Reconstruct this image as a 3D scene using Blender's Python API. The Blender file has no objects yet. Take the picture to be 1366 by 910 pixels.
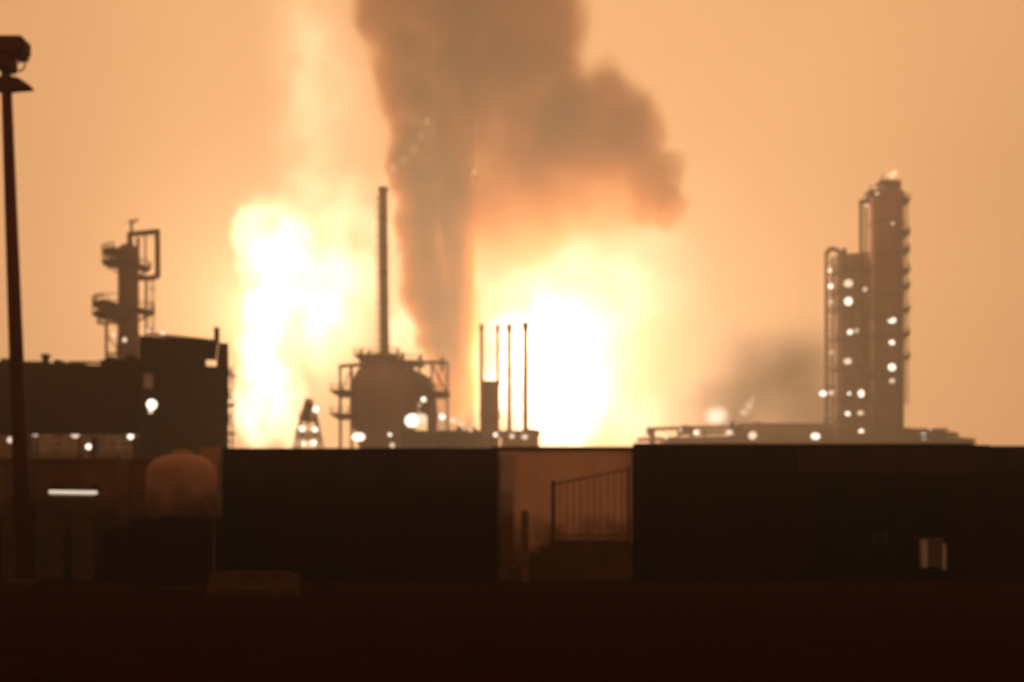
import bpy, bmesh, math, random
from mathutils import Vector, Matrix
random.seed(7)
S = bpy.context.scene
COL = S.collection
R = math.radians

# ------------------------------------------------------------------ camera
CAMZ, F, HX, HY = 1.7, 1328.0, 683.0, 690.0
cd = bpy.data.cameras.new('camera')
cam = bpy.data.objects.new('camera', cd); COL.objects.link(cam)
cam.location = (0, 0, CAMZ); cam.rotation_euler = (R(90), 0, 0)
cd.lens = 35.0; cd.sensor_width = 36.0; cd.shift_y = 0.172
cd.clip_start = 0.1; cd.clip_end = 5000
cd.dof.use_dof = True; cd.dof.focus_distance = 3.0; cd.dof.aperture_fstop = 1.95; cd.dof.aperture_blades = 7
S.camera = cam

# ------------------------------------------------------------------ night sky lit by the fire
W = bpy.data.worlds.new("World"); S.world = W; W.use_nodes = True
wt = W.node_tree; wn = wt.nodes; wl = wt.links
wn.clear()
wo = wn.new('ShaderNodeOutputWorld'); wb = wn.new('ShaderNodeBackground')
tc = wn.new('ShaderNodeTexCoord')
dot = wn.new('ShaderNodeVectorMath'); dot.operation = 'DOT_PRODUCT'
dot.inputs[1].default_value = Vector((0.14, 0.97, 0.20)).normalized()
wl.new(tc.outputs['Generated'], dot.inputs[0])
nz = wn.new('ShaderNodeTexNoise'); nz.inputs['Scale'].default_value = 3.0; nz.inputs['Detail'].default_value = 4
wl.new(tc.outputs['Generated'], nz.inputs['Vector'])
ma = wn.new('ShaderNodeMath'); ma.operation = 'MULTIPLY_ADD'; ma.inputs[1].default_value = 0.32
wl.new(nz.outputs['Fac'], ma.inputs[0]); wl.new(dot.outputs['Value'], ma.inputs[2])
cr = wn.new('ShaderNodeValToRGB')
mr = wn.new('ShaderNodeMapRange'); mr.inputs['From Min'].default_value = -1; mr.inputs['From Max'].default_value = 1.2
wl.new(ma.outputs[0], mr.inputs['Value']); wl.new(mr.outputs[0], cr.inputs[0])
e = cr.color_ramp.elements
e[0].position = 0.0; e[0].color = (0.22, 0.096, 0.042, 1)
e[1].position = 1.0; e[1].color = (0.93, 0.475, 0.20, 1)
k = cr.color_ramp.elements.new(0.55); k.color = (0.33, 0.14, 0.058, 1)
wl.new(cr.outputs[0], wb.inputs['Color']); wb.inputs['Strength'].default_value = 1.25
wl.new(wb.outputs[0], wo.inputs['Surface'])

S.view_settings.view_transform = 'Standard'; S.view_settings.look = 'None'
S.view_settings.exposure = 0.0; S.view_settings.gamma = 1.0
S.render.engine = 'CYCLES'
cy = S.cycles
cy.use_denoising = True; cy.max_bounces = 5; cy.diffuse_bounces = 2; cy.glossy_bounces = 1
cy.volume_bounces = 0; cy.transparent_max_bounces = 8; cy.sample_clamp_indirect = 3.0
cy.volume_max_steps = 256

# ------------------------------------------------------------------ helpers
def at(px, py, Y):
    return Vector(((px-HX)*Y/F, Y, CAMZ + (HY-py)*Y/F))

def material(name, col, rough=0.9, var=0.35, scale=1.2, spec=0.1, metal=0.0, streak=False):
    m = bpy.data.materials.new(name); m.use_nodes = True
    n = m.node_tree.nodes; l = m.node_tree.links
    b = n['Principled BSDF']
    b.inputs['Roughness'].default_value = rough
    b.inputs['Specular IOR Level'].default_value = spec
    b.inputs['Metallic'].default_value = metal
    t = n.new('ShaderNodeTexCoord'); mp = n.new('ShaderNodeMapping')
    if streak: mp.inputs['Scale'].default_value = (1, 1, 0.18)
    nt = n.new('ShaderNodeTexNoise'); nt.inputs['Scale'].default_value = scale; nt.inputs['Detail'].default_value = 6
    nt.inputs['Roughness'].default_value = 0.65
    r = n.new('ShaderNodeValToRGB')
    a, c = 1-var, 1+var
    r.color_ramp.elements[0].position = 0.3; r.color_ramp.elements[1].position = 0.72
    r.color_ramp.elements[0].color = (col[0]*a, col[1]*a, col[2]*a, 1)
    r.color_ramp.elements[1].color = (min(1, col[0]*c), min(1, col[1]*c), min(1, col[2]*c), 1)
    l.new(t.outputs['Object'], mp.inputs['Vector']); l.new(mp.outputs[0], nt.inputs['Vector'])
    l.new(nt.outputs['Fac'], r.inputs[0]); l.new(r.outputs[0], b.inputs['Base Color'])
    bu = n.new('ShaderNodeBump'); bu.inputs['Strength'].default_value = 0.25; bu.inputs['Distance'].default_value = 0.02
    l.new(nt.outputs['Fac'], bu.inputs['Height']); l.new(bu.outputs[0], b.inputs['Normal'])
    return m

def glow(name, col, strength, sample=True):
    m = bpy.data.materials.new(name); m.use_nodes = True
    n = m.node_tree.nodes; l = m.node_tree.links; n.clear()
    o = n.new('ShaderNodeOutputMaterial'); em = n.new('ShaderNodeEmission')
    em.inputs['Color'].default_value = (*col, 1); em.inputs['Strength'].default_value = strength
    l.new(em.outputs[0], o.inputs['Surface'])
    if not sample: m.cycles.emission_sampling = 'NONE'
    return m

M = {
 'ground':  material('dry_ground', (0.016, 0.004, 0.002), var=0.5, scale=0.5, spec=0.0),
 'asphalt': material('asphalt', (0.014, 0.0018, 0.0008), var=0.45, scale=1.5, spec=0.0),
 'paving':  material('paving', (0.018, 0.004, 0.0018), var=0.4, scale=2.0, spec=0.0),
 'kerb':    material('kerb_stone', (0.034, 0.014, 0.008), var=0.3, scale=2.0, spec=0.0),
 'darkwall': material('dark_wall_paint', (0.034, 0.011, 0.006), var=0.45, scale=0.7, spec=0.02, streak=True),
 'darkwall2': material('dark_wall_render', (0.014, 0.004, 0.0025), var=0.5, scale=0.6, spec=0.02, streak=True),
 'brownwall': material('brown_wall_render', (0.15, 0.085, 0.05), var=0.35, scale=0.8, spec=0.03, streak=True),
 'palewall': material('pale_wall_render', (0.80, 0.56, 0.43), var=0.18, scale=0.8, spec=0.05, streak=True),
 'palegrey': material('pale_grey_paint', (0.44, 0.38, 0.36), var=0.15, scale=1.5, spec=0.05),
 'cleangrey': material('clean_grey_paint', (0.62, 0.56, 0.56), var=0.15, scale=1.5, spec=0.05),
 'concrete': material('old_concrete', (0.13, 0.075, 0.045), var=0.3, scale=1.5, spec=0.03),
 'drab':     material('drab_concrete', (0.075, 0.042, 0.02), var=0.3, scale=1.5, spec=0.03),
 'cabinet': material('cabinet_paint', (0.11, 0.09, 0.09), var=0.2, scale=3.0, spec=0.05),
 'barrier': material('barrier_concrete', (0.052, 0.026, 0.013), var=0.35, scale=2.5, spec=0.02),
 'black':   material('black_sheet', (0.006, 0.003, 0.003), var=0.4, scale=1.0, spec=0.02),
 'tank':    material('cream_plastic', (0.33, 0.20, 0.14), var=0.15, scale=1.0, spec=0.05),
 'rust':    material('red_oxide_paint', (0.085, 0.010, 0.004), var=0.4, scale=1.5, spec=0.1, streak=True),
 'steel':   material('weathered_steel', (0.07, 0.048, 0.036), rough=0.7, var=0.45, scale=0.4, spec=0.15, streak=True),
 'steel2':  material('galvanised_steel', (0.14, 0.105, 0.08), rough=0.65, var=0.4, scale=0.4, spec=0.2, streak=True),
 'clad':    material('dark_cladding', (0.045, 0.030, 0.024), rough=0.8, var=0.35, scale=0.3, spec=0.05, streak=True),
 'ruststeel': material('rusty_steel', (0.14, 0.035, 0.008), rough=0.8, var=0.45, scale=0.4, spec=0.1, streak=True),
 'pipe':    material('insulated_pipe', (0.50, 0.42, 0.34), rough=0.5, var=0.3, scale=0.5, spec=0.3),
 'vessel':  material('vessel_insulation', (0.24, 0.145, 0.11), rough=0.75, var=0.35, scale=0.25, spec=0.12, streak=True),
 'lamp':    glow('lamp_lens', (1.0, 0.86, 0.70), 2.6),
 'lamp_dim': glow('lamp_lens_dim', (1.0, 0.76, 0.54), 1.3),
 'tube':    glow('tube_light', (1.0, 0.80, 0.60), 0.95),
}
def banded():
    m = material('banded_chimney_concrete', (0.3, 0.2, 0.15), var=0.2, scale=0.1, spec=0.02)
    n = m.node_tree.nodes; l = m.node_tree.links
    g = n.new('ShaderNodeNewGeometry'); sp = n.new('ShaderNodeSeparateXYZ'); l.new(g.outputs['Position'], sp.inputs[0])
    r = n.new('ShaderNodeValToRGB'); r.color_ramp.interpolation = 'CONSTANT'
    mr = n.new('ShaderNodeMath'); mr.operation = 'DIVIDE'; mr.inputs[1].default_value = 220.0
    l.new(sp.outputs['Z'], mr.inputs[0]); l.new(mr.outputs[0], r.inputs[0])
    def z(py): return (CAMZ+(HY-py)*338/F)/220.0
    grey = (0.20, 0.11, 0.065, 1); pale = (0.40, 0.26, 0.18, 1)
    e = r.color_ramp.elements
    e[0].position = 0; e[0].color = grey
    e[1].position = z(330); e[1].color = pale
    a = e.new(z(215)); a.color = grey
    a = e.new(z(78)); a.color = pale
    l.new(r.outputs[0], n['Principled BSDF'].inputs['Base Color'])
    return m
M['chimney'] = banded()
def shade_base(key, h, col):  # paints shade into the colour: darker towards the ground, with a noisy edge
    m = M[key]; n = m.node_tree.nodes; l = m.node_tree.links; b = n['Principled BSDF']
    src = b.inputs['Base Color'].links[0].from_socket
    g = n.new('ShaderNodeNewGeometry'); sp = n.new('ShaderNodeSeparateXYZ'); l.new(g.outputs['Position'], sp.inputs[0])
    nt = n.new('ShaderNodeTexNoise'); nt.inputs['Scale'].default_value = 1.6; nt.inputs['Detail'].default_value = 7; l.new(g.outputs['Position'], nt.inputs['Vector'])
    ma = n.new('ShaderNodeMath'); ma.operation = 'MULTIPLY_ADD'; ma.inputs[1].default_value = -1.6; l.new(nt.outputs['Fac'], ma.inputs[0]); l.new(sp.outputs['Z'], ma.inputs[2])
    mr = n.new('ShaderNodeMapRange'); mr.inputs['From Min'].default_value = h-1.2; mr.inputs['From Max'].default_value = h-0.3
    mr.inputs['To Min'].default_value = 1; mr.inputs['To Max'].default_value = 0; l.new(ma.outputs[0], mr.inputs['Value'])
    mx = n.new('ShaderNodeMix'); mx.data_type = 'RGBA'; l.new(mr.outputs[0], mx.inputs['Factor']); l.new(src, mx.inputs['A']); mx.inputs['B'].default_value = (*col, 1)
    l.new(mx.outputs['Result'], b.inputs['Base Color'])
shade_base('palewall', 1.35, (0.20, 0.11, 0.06)); shade_base('brownwall', 1.9, (0.03, 0.011, 0.005)); shade_base('tank', 1.95, (0.05, 0.024, 0.014)); shade_base('palegrey', 1.9, (0.12, 0.065, 0.035)); shade_base('darkwall', 2.6, (0.010, 0.003, 0.0015))

class MB:
    """collects shapes in world coordinates; build() links them as ONE mesh object"""
    def __init__(s): s.b = bmesh.new()
    def box(s, c, d, rz=0):
        r = bmesh.ops.create_cube(s.b, size=1)
        mt = Matrix.Translation(c) @ Matrix.Rotation(rz, 4, 'Z') @ Matrix.Diagonal((*d, 1))
        bmesh.ops.transform(s.b, matrix=mt, verts=r['verts']); return s
    def pbox(s, x0, y0, x1, y1, Y, depth):          # front face at depth Y
        a = at(x0, y1, Y); b = at(x1, y0, Y)
        return s.box(((a.x+b.x)/2, Y+depth/2, (a.z+b.z)/2), (abs(b.x-a.x), depth, abs(b.z-a.z)))
    def bar(s, p, q, r0, r1=None, seg=10):
        p = Vector(p); q = Vector(q); d = q-p
        r = bmesh.ops.create_cone(s.b, cap_ends=True, segments=seg, radius1=r0, radius2=r0 if r1 is None else r1, depth=d.length)
        mt = Matrix.Translation((p+q)/2) @ d.to_track_quat('Z', 'Y').to_matrix().to_4x4()
        bmesh.ops.transform(s.b, matrix=mt, verts=r['verts']); return s
    def path(s, pts, r, seg=10):
        for a, b in zip(pts[:-1], pts[1:]): s.bar(a, b, r, seg=seg)
        for a in pts[1:-1]: s.ball(a, (r*1.03,)*3)
        return s
    def ball(s, c, rad, u=14, v=8):
        r = bmesh.ops.create_uvsphere(s.b, u_segments=u, v_segments=v, radius=1)
        bmesh.ops.transform(s.b, matrix=Matrix.Translation(c) @ Matrix.Diagonal((*rad, 1)), verts=r['verts']); return s
    def lathe(s, c, prof, seg=32):                   # prof: (radius, z) from bottom to top
        rings = []
        for r, z in prof:
            rings.append([s.b.verts.new((c[0]+r*math.cos(2*math.pi*i/seg), c[1]+r*math.sin(2*math.pi*i/seg), z)) for i in range(seg)])
        for a, b in zip(rings[:-1], rings[1:]):
            for i in range(seg):
                s.b.faces.new((a[i], a[(i+1) % seg], b[(i+1) % seg], b[i]))
        s.b.faces.new(rings[0][::-1]); s.b.faces.new(rings[-1]); return s
    def ring(s, c, r, tube, seg=20, axis='Z'):
        pts = []
        for i in range(seg+1):
            t = 2*math.pi*i/seg
            v = Vector((math.cos(t)*r, math.sin(t)*r, 0)) if axis == 'Z' else Vector((math.cos(t)*r, 0, math.sin(t)*r))
            pts.append(Vector(c)+v)
        for a, b in zip(pts[:-1], pts[1:]): s.bar(a, b, tube, seg=6)
        return s
    def build(s, name, mat, parent=None, smooth=False, origin=None):
        me = bpy.data.meshes.new(name); 
        bmesh.ops.recalc_face_normals(s.b, faces=s.b.faces)
        if parent is not None: o0 = parent_world(parent)
        elif origin is not None: o0 = Vector(origin)
        else:
            xs = [v.co for v in s.b.verts]
            o0 = Vector(((min(v.x for v in xs)+max(v.x for v in xs))/2, (min(v.y for v in xs)+max(v.y for v in xs))/2, min(v.z for v in xs)))
        bmesh.ops.translate(s.b, vec=-o0, verts=s.b.verts)
        s.b.to_mesh(me); s.b.free()
        me.materials.append(M[mat] if isinstance(mat, str) else mat)
        if smooth:
            for p in me.polygons: p.use_smooth = len(p.vertices) == 4
        o = bpy.data.objects.new(name, me); COL.objects.link(o)
        if parent is not None: o.parent = parent
        else: o.location = o0
        return o
def parent_world(o):
    v = Vector((0, 0, 0))
    while o is not None: v += o.location; o = o.parent
    return v
def tag(o, label=None, cat=None, group=None, kind=None):
    if label: o['label'] = label
    if cat: o['category'] = cat
    if group: o['group'] = group
    if kind: o['kind'] = kind
    return o
def thing(name, label, cat, loc, group=None):
    o = bpy.data.objects.new(name, None); COL.objects.link(o); o.location = loc
    o.empty_display_size = 0.5
    return tag(o, label, cat, group)

# shared floodlight meshes (housing and lens), unit radius
def unit_meshes():
    b = MB(); b.box((0, 0.75, 0), (1.5, 0.7, 1.3)); b.box((0, 1.35, -0.2), (0.3, 0.7, 0.3))
    h = b.build('floodlight', 'steel', origin=(0, 0, 0)); hm = h.data; bpy.data.objects.remove(h)
    b = MB(); b.ball((0, 0.15, 0), (1.0, 0.5, 0.92))
    h = b.build('lens', 'lamp', smooth=True, origin=(0, 0, 0)); lm = h.data; bpy.data.objects.remove(h)
    dm = lm.copy(); dm.materials[0] = M['lamp_dim']
    return hm, lm, dm
HOUSING, LENS, LENSD = unit_meshes()
def flood(root, px, py, Y, rad, dim=False):
    """a floodlight of its own under the tower or building that carries it"""
    p = at(px, py, Y)
    h = bpy.data.objects.new('floodlight', HOUSING); COL.objects.link(h); h.parent = root
    k_ = random.uniform(0.62, 0.95)*rad; h.location = p - parent_world(root); h.scale = (k_*random.uniform(0.8, 1.25), k_, k_*random.uniform(0.75, 1.15))
    h.rotation_euler = (0, R(random.uniform(-25, 25)), 0)
    l = bpy.data.objects.new('lens', LENSD if dim or random.random() < 0.25 else LENS); COL.objects.link(l); l.parent = h
    return h
def lamp_post(px, py, Y, rad, label, dim=False, group='lamps in the plant'):
    p = at(px, py, Y)
    t = thing('lamp_post', label, 'lamp', (p.x, p.y+rad, 0), group)
    MB().bar((p.x, p.y+rad*1.7, 0), (p.x, p.y+rad*1.7, p.z+rad*0.5), 0.16, 0.1).build('pole', 'steel', t)
    flood(t, px, py, Y, rad, dim)
    return t

def platform_ring(root, cx, cy, z, r0, r1, a0=0, a1=360, rail=1.3, mat='steel'):
    """grating deck with handrail round a column, part of the ring only"""
    b = MB(); n = max(4, int((a1-a0)/20)); 
    vs = []
    for i in range(n+1):
        t = R(a0+(a1-a0)*i/n); c, s_ = math.cos(t), math.sin(t)
        vs.append([(cx+r0*c, cy+r0*s_), (cx+r1*c, cy+r1*s_)])
    for i in range(n):
        q = [vs[i][0], vs[i][1], vs[i+1][1], vs[i+1][0]]
        lo = [b.b.verts.new((x, y, z-0.2)) for x, y in q]; hi = [b.b.verts.new((x, y, z)) for x, y in q]
        b.b.faces.new(lo[::-1]); b.b.faces.new(hi)
        for k_ in range(4): b.b.faces.new((lo[k_], lo[(k_+1) % 4], hi[(k_+1) % 4], hi[k_]))
    for i in range(n+1):
        x, y = vs[i][1]
        b.bar((x, y, z), (x, y, z+rail), 0.07, seg=5)
        if i < n:
            x2, y2 = vs[i+1][1]
            for h in (0.55, 1.0): b.bar((x, y, z+rail*h), (x2, y2, z+rail*h), 0.07, seg=5)
    for i in (0, n//2, n):
        (x, y), (x2, y2) = vs[i]
        b.bar((x, y, z-1.5), (x2, y2, z-0.2), 0.1, seg=5)
    return b.build('platform', mat, root)
def deck(root, x0, x1, y0, y1, z, rail=1.2, mat='steel', th=0.3):
    b = MB(); b.box(((x0+x1)/2, (y0+y1)/2, z-th/2), (x1-x0, y1-y0, th))
    n = max(2, int((x1-x0)/1.8))
    for yy in (y0, y1):
        for i in range(n+1):
            x = x0+(x1-x0)*i/n; b.bar((x, yy, z), (x, yy, z+rail), 0.06, seg=5)
        for h in (0.5, 1): b.bar((x0, yy, z+rail*h), (x1, yy, z+rail*h), 0.06, seg=5)
    for xx in (x0, x1):
        for h in (0.5, 1): b.bar((xx, y0, z+rail*h), (xx, y1, z+rail*h), 0.06, seg=5)
    return b.build('platform', mat, root)
def ladder(root, x, y, z0, z1, w=0.6, cage=True, mat='steel'):
    b = MB()
    for s_ in (-1, 1): b.bar((x+s_*w/2, y, z0), (x+s_*w/2, y, z1), 0.06, seg=5)
    z = z0
    while z < z1: b.bar((x-w/2, y, z), (x+w/2, y, z), 0.04, seg=4); z += 0.6
    if cage:
        z = z0+2.5
        while z < z1: b.ring((x, y-0.4, z), 0.45, 0.04, seg=8); z += 2.0
    return b.build('ladder', mat, root)

# ------------------------------------------------------------------ volumes: haze, smoke, flames
def vol_material(name, blobs, kind, noise=0.05, warp=6.0, detail=3, cut=(0.0, 1.0), color=(1, .75, .4), amount=1.0, absorb=(0.3, 0.2, 0.1), step=1.0, sharp=0.45):
    """density = warped sum of soft ellipsoids in world metres, eroded by noise"""
    m = bpy.data.materials.new(name); m.use_nodes = True
    n = m.node_tree.nodes; l = m.node_tree.links; n.clear()
    o = n.new('ShaderNodeOutputMaterial'); g = n.new('ShaderNodeNewGeometry')
    nt = n.new('ShaderNodeTexNoise'); nt.inputs['Scale'].default_value = noise; nt.inputs['Detail'].default_value = detail
    nt.inputs['Roughness'].default_value = 0.55
    l.new(g.outputs['Position'], nt.inputs['Vector'])
    sb = n.new('ShaderNodeVectorMath'); sb.operation = 'SUBTRACT'; sb.inputs[1].default_value = (0.5, 0.5, 0.5)
    l.new(nt.outputs['Color'], sb.inputs[0])
    ad = n.new('ShaderNodeVectorMath'); ad.operation = 'MULTIPLY_ADD'
    ad.inputs[1].default_value = (warp, warp, warp)
    l.new(sb.outputs[0], ad.inputs[0]); l.new(g.outputs['Position'], ad.inputs[2])
    total = None
    for c, r, amp, hard in blobs:
        a = n.new('ShaderNodeVectorMath'); a.operation = 'SUBTRACT'; a.inputs[1].default_value = c
        l.new(ad.outputs[0], a.inputs[0])
        d = n.new('ShaderNodeVectorMath'); d.operation = 'DIVIDE'; d.inputs[1].default_value = r
        l.new(a.outputs[0], d.inputs[0])
        le = n.new('ShaderNodeVectorMath'); le.operation = 'LENGTH'; l.new(d.outputs[0], le.inputs[0])
        mr = n.new('ShaderNodeMapRange'); mr.interpolation_type = 'SMOOTHSTEP'
        mr.inputs['From Min'].default_value = sharp if hard is None else hard; mr.inputs['From Max'].default_value = 1.0
        mr.inputs['To Min'].default_value = amp; mr.inputs['To Max'].default_value = 0
        l.new(le.outputs['Value'], mr.inputs['Value'])
        if total is None: total = mr.outputs[0]
        else:
            s_ = n.new('ShaderNodeMath'); s_.operation = 'ADD'
            l.new(total, s_.inputs[0]); l.new(mr.outputs[0], s_.inputs[1]); total = s_.outputs[0]
    er = n.new('ShaderNodeMapRange'); er.inputs['From Min'].default_value = cut[0]; er.inputs['From Max'].default_value = cut[1]
    er.inputs['To Min'].default_value = 0.35 if kind == 'smoke' else 0.25; er.inputs['To Max'].default_value = 1.0
    l.new(nt.outputs['Fac'], er.inputs['Value'])
    mu = n.new('ShaderNodeMath'); mu.operation = 'MULTIPLY'; l.new(total, mu.inputs[0]); l.new(er.outputs[0], mu.inputs[1])
    am = n.new('ShaderNodeMath'); am.operation = 'MULTIPLY'; am.inputs[1].default_value = amount; l.new(mu.outputs[0], am.inputs[0])
    if kind == 'fire':
        em = n.new('ShaderNodeEmission'); em.inputs['Color'].default_value = (*color, 1)
        l.new(am.outputs[0], em.inputs['Strength']); l.new(em.outputs[0], o.inputs['Volume'])
        m.cycles.emission_sampling = 'NONE'
    else:
        sc = n.new('ShaderNodeVolumeScatter'); sc.inputs['Color'].default_value = (*color, 1); sc.inputs['Anisotropy'].default_value = 0.2
        ab = n.new('ShaderNodeVolumeAbsorption'); ab.inputs['Color'].default_value = (*absorb, 1)
        l.new(am.outputs[0], sc.inputs['Density']); l.new(am.outputs[0], ab.inputs['Density'])
        sh = n.new('ShaderNodeAddShader'); l.new(sc.outputs[0], sh.inputs[0]); l.new(ab.outputs[0], sh.inputs[1])
        l.new(sh.outputs[0], o.inputs['Volume'])
    m.cycles.volume_step_rate = step
    return m
def domain(name, mat, blobs, pad, bottom=0.3):
    lo = [min(c[i]-r[i] for c, r, a, h_ in blobs)-pad for i in range(3)]
    hi = [max(c[i]+r[i] for c, r, a, h_ in blobs)+pad for i in range(3)]
    lo[2] = max(lo[2], bottom)
    hi[2] = min(hi[2], 236)
    b = MB(); b.box([(a+c)/2 for a, c in zip(lo, hi)], [c-a for a, c in zip(lo, hi)])
    return b.build(name, mat)
def blob(px, py, Y, rx, rz, ry, amp=1.0, hard=None):              # radii rx, rz in photo pixels at that depth, ry in metres
    return (tuple(at(px, py, Y)), (rx*Y/F, ry, rz*Y/F), amp, hard)

# ------------------------------------------------------------------ ground
def sheet(name, x0, x1, y0, y1, z, mat):
    b = MB(); v = [b.b.verts.new((x, y, z)) for x, y in ((x0, y0), (x1, y0), (x1, y1), (x0, y1))]; b.b.faces.new(v)
    return tag(b.build(name, mat, origin=(0, 0, 0)), kind='structure')
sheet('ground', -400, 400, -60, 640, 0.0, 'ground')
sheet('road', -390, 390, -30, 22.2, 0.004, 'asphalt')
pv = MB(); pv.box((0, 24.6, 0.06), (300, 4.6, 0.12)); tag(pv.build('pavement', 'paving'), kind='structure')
kb = MB()
for i in range(-60, 60): kb.box((i*1.0+0.5, 22.2, 0.065), (0.985, 0.18, 0.14))
tag(kb.build('kerb', 'kerb'), kind='structure')

# even haze round everything
hz = bpy.data.materials.new('smoky_air'); hz.use_nodes = True
hn = hz.node_tree.nodes; hn.clear()
ho = hn.new('ShaderNodeOutputMaterial'); hv = hn.new('ShaderNodeVolumePrincipled')
hv.inputs['Color'].default_value = (0.95, 0.80, 0.665, 1); hv.inputs['Density'].default_value = 0.0014
hv.inputs['Anisotropy'].default_value = 0.35
hz.node_tree.links.new(hv.outputs[0], ho.inputs['Volume'])
hb = MB(); hb.box((0, 285, 118.5), (840, 730, 239)); tag(hb.build('haze', hz), kind='stuff')

# ------------------------------------------------------------------ boundary walls along the road
YW = 26.0
def zt(py, Y=YW): return CAMZ+(HY-py)*Y/F
def xx(px, Y=YW): return (px-HX)*Y/F
def wall(name, label, px0, px1, ytop, mat, copmat, pillars, Y=YW, depth=0.28, pmat=None, base=0.12):
    x0, x1, h = xx(px0, Y), xx(px1, Y), zt(ytop, Y)
    t = thing(name, label, 'wall', ((x0+x1)/2, Y, base))
    b = MB(); b.box(((x0+x1)/2, Y+depth/2, (base+h-0.09)/2), (x1-x0, depth, h-0.09-base))
    b.build('wall_panel', mat, t)
    c = MB(); c.box(((x0+x1)/2, Y+depth/2, h-0.045), (x1-x0, depth+0.12, 0.086)); c.build('coping', copmat, t)
    for p in pillars:
        q = MB(); q.box((xx(p, Y), Y-0.06, (base+h-0.1)/2), (0.36, 0.1, h-0.1-base)); q.build('pillar', pmat or mat, t)
    return t
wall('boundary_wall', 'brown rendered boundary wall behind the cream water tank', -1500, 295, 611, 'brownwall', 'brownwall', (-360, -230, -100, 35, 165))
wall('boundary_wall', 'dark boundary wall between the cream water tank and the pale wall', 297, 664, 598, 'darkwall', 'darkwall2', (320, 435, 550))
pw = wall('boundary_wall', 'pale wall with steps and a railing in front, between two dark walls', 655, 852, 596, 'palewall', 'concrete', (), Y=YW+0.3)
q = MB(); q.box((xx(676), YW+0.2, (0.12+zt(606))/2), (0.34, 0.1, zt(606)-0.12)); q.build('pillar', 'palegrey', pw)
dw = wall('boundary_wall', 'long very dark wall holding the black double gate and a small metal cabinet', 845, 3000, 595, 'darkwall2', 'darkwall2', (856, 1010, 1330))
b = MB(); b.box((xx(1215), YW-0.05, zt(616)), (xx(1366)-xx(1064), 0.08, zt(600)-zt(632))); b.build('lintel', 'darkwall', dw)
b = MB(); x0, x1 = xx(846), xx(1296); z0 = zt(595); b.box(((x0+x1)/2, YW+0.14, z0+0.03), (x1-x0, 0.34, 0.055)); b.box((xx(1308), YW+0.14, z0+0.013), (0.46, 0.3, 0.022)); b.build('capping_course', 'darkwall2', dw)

# steps and railing in front of the pale wall
YS = 24.7
st = thing('concrete_steps', 'worn concrete steps and landing against the pale wall', 'steps', (xx(760, YS), YS, 0.12))
zl = zt(722, YS)
b = MB(); b.box((xx(789, YS), YS+0.62, (0.12+zl)/2), (xx(842, YS)-xx(737, YS), 1.2, zl-0.12)); b.build('landing', 'drab', st)
for i in range(5):
    h = 0.12+(zl-0.12)*(5-i)/6; x1 = xx(737, YS)-i*0.27
    s_ = MB(); s_.box((x1-0.135, YS+0.62, (0.12+h)/2), (0.268, 1.2, h-0.12)); s_.build('step', 'drab', st)
rl = thing('railing', 'steel railing with thin bars rising along the landing by the pale wall', 'railing', (xx(789, YS), YS+0.05, zl))
YR = YS+0.08
def rz(px): return zt(646-(px-738)*0.2, YR)
b = MB(); b.bar((xx(738, YR), YR, zl), (xx(738, YR), YR, rz(738)+0.08), 0.05); b.build('post', 'drab', rl)
b = MB(); b.bar((xx(838, YR), YR, zl), (xx(838, YR), YR, rz(838)+0.05), 0.03); b.build('post', 'drab', rl)
b = MB(); b.bar((xx(738, YR), YR, rz(738)), (xx(838, YR), YR, rz(838)), 0.02); b.build('handrail', 'drab', rl)
b = MB(); b.bar((xx(738, YR), YR, zl+0.15), (xx(838, YR), YR, zl+0.15), 0.015); b.build('bottom_rail', 'drab', rl)
for i in range(1, 11):
    p = 738+i*100/11
    b = MB(); b.bar((xx(p, YR), YR, zl+0.15), (xx(p, YR), YR, rz(p)), 0.010, seg=6); b.build('baluster', 'concrete', rl)
bl = thing('steel_post', 'short dark steel post at the foot of the concrete steps', 'post', (xx(700, YS), YS-0.15, 0.12))
b = MB(); b.bar((xx(700, YS), YS-0.15, 0.12), (xx(700, YS), YS-0.15, zt(684, YS)), 0.10, 0.09, 14); b.build('shaft', 'concrete', bl)
b = MB(); b.ball((xx(700, YS), YS-0.15, zt(684, YS)), (0.1, 0.1, 0.06)); b.build('cap', 'concrete', bl)

# black double gate in the right-hand wall
YG = 25.86
gt = thing('metal_gate', 'black sheet metal double gate in the very dark wall', 'gate', (xx(1172, YG), YG, 0.12))
for a, c in ((1085, 1171), (1174, 1260)):
    b = MB(); x0, x1 = xx(a, YG), xx(c, YG); z1 = zt(640, YG)
    b.box(((x0+x1)/2, YG, (0.2+z1)/2), (x1-x0, 0.04, z1-0.2))
    for i in range(9): b.box((x0+(i+0.5)*(x1-x0)/9, YG-0.03, (0.2+z1)/2), (0.05, 0.03, z1-0.26))
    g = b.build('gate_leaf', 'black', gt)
    b = MB(); hx = x1-0.12 if a == 1085 else x0+0.12
    b.bar((hx, YG-0.08, 1.0), (hx, YG-0.08, 1.3), 0.02); b.build('handle', 'steel', g)
# pale metal cabinet beside the gate
YC = 25.5
cb = thing('meter_cabinet', 'small pale grey metal cabinet on a post before the very dark wall', 'cabinet', (xx(1247, YC), YC, 0.12))
b = MB(); b.pbox(1236, 724, 1259, 756, YC, 0.2); b.build('door', 'cabinet', cb)
for q_ in ((1233, 720, 1236.4, 757), (1258.7, 726, 1261.6, 760)):
    b = MB(); b.pbox(*q_, YC-0.03, 0.26); b.build('side_panel', 'cleangrey', cb)
b = MB(); b.pbox(1236.6, 718, 1258.4, 723.8, YC-0.02, 0.24); b.build('top_panel', 'cabinet', cb)
b = MB(); b.bar((xx(1247, YC), YC+0.1, 0.12), (xx(1247, YC), YC+0.1, zt(757, YC)), 0.05); b.build('stand', 'black', cb)

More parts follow.
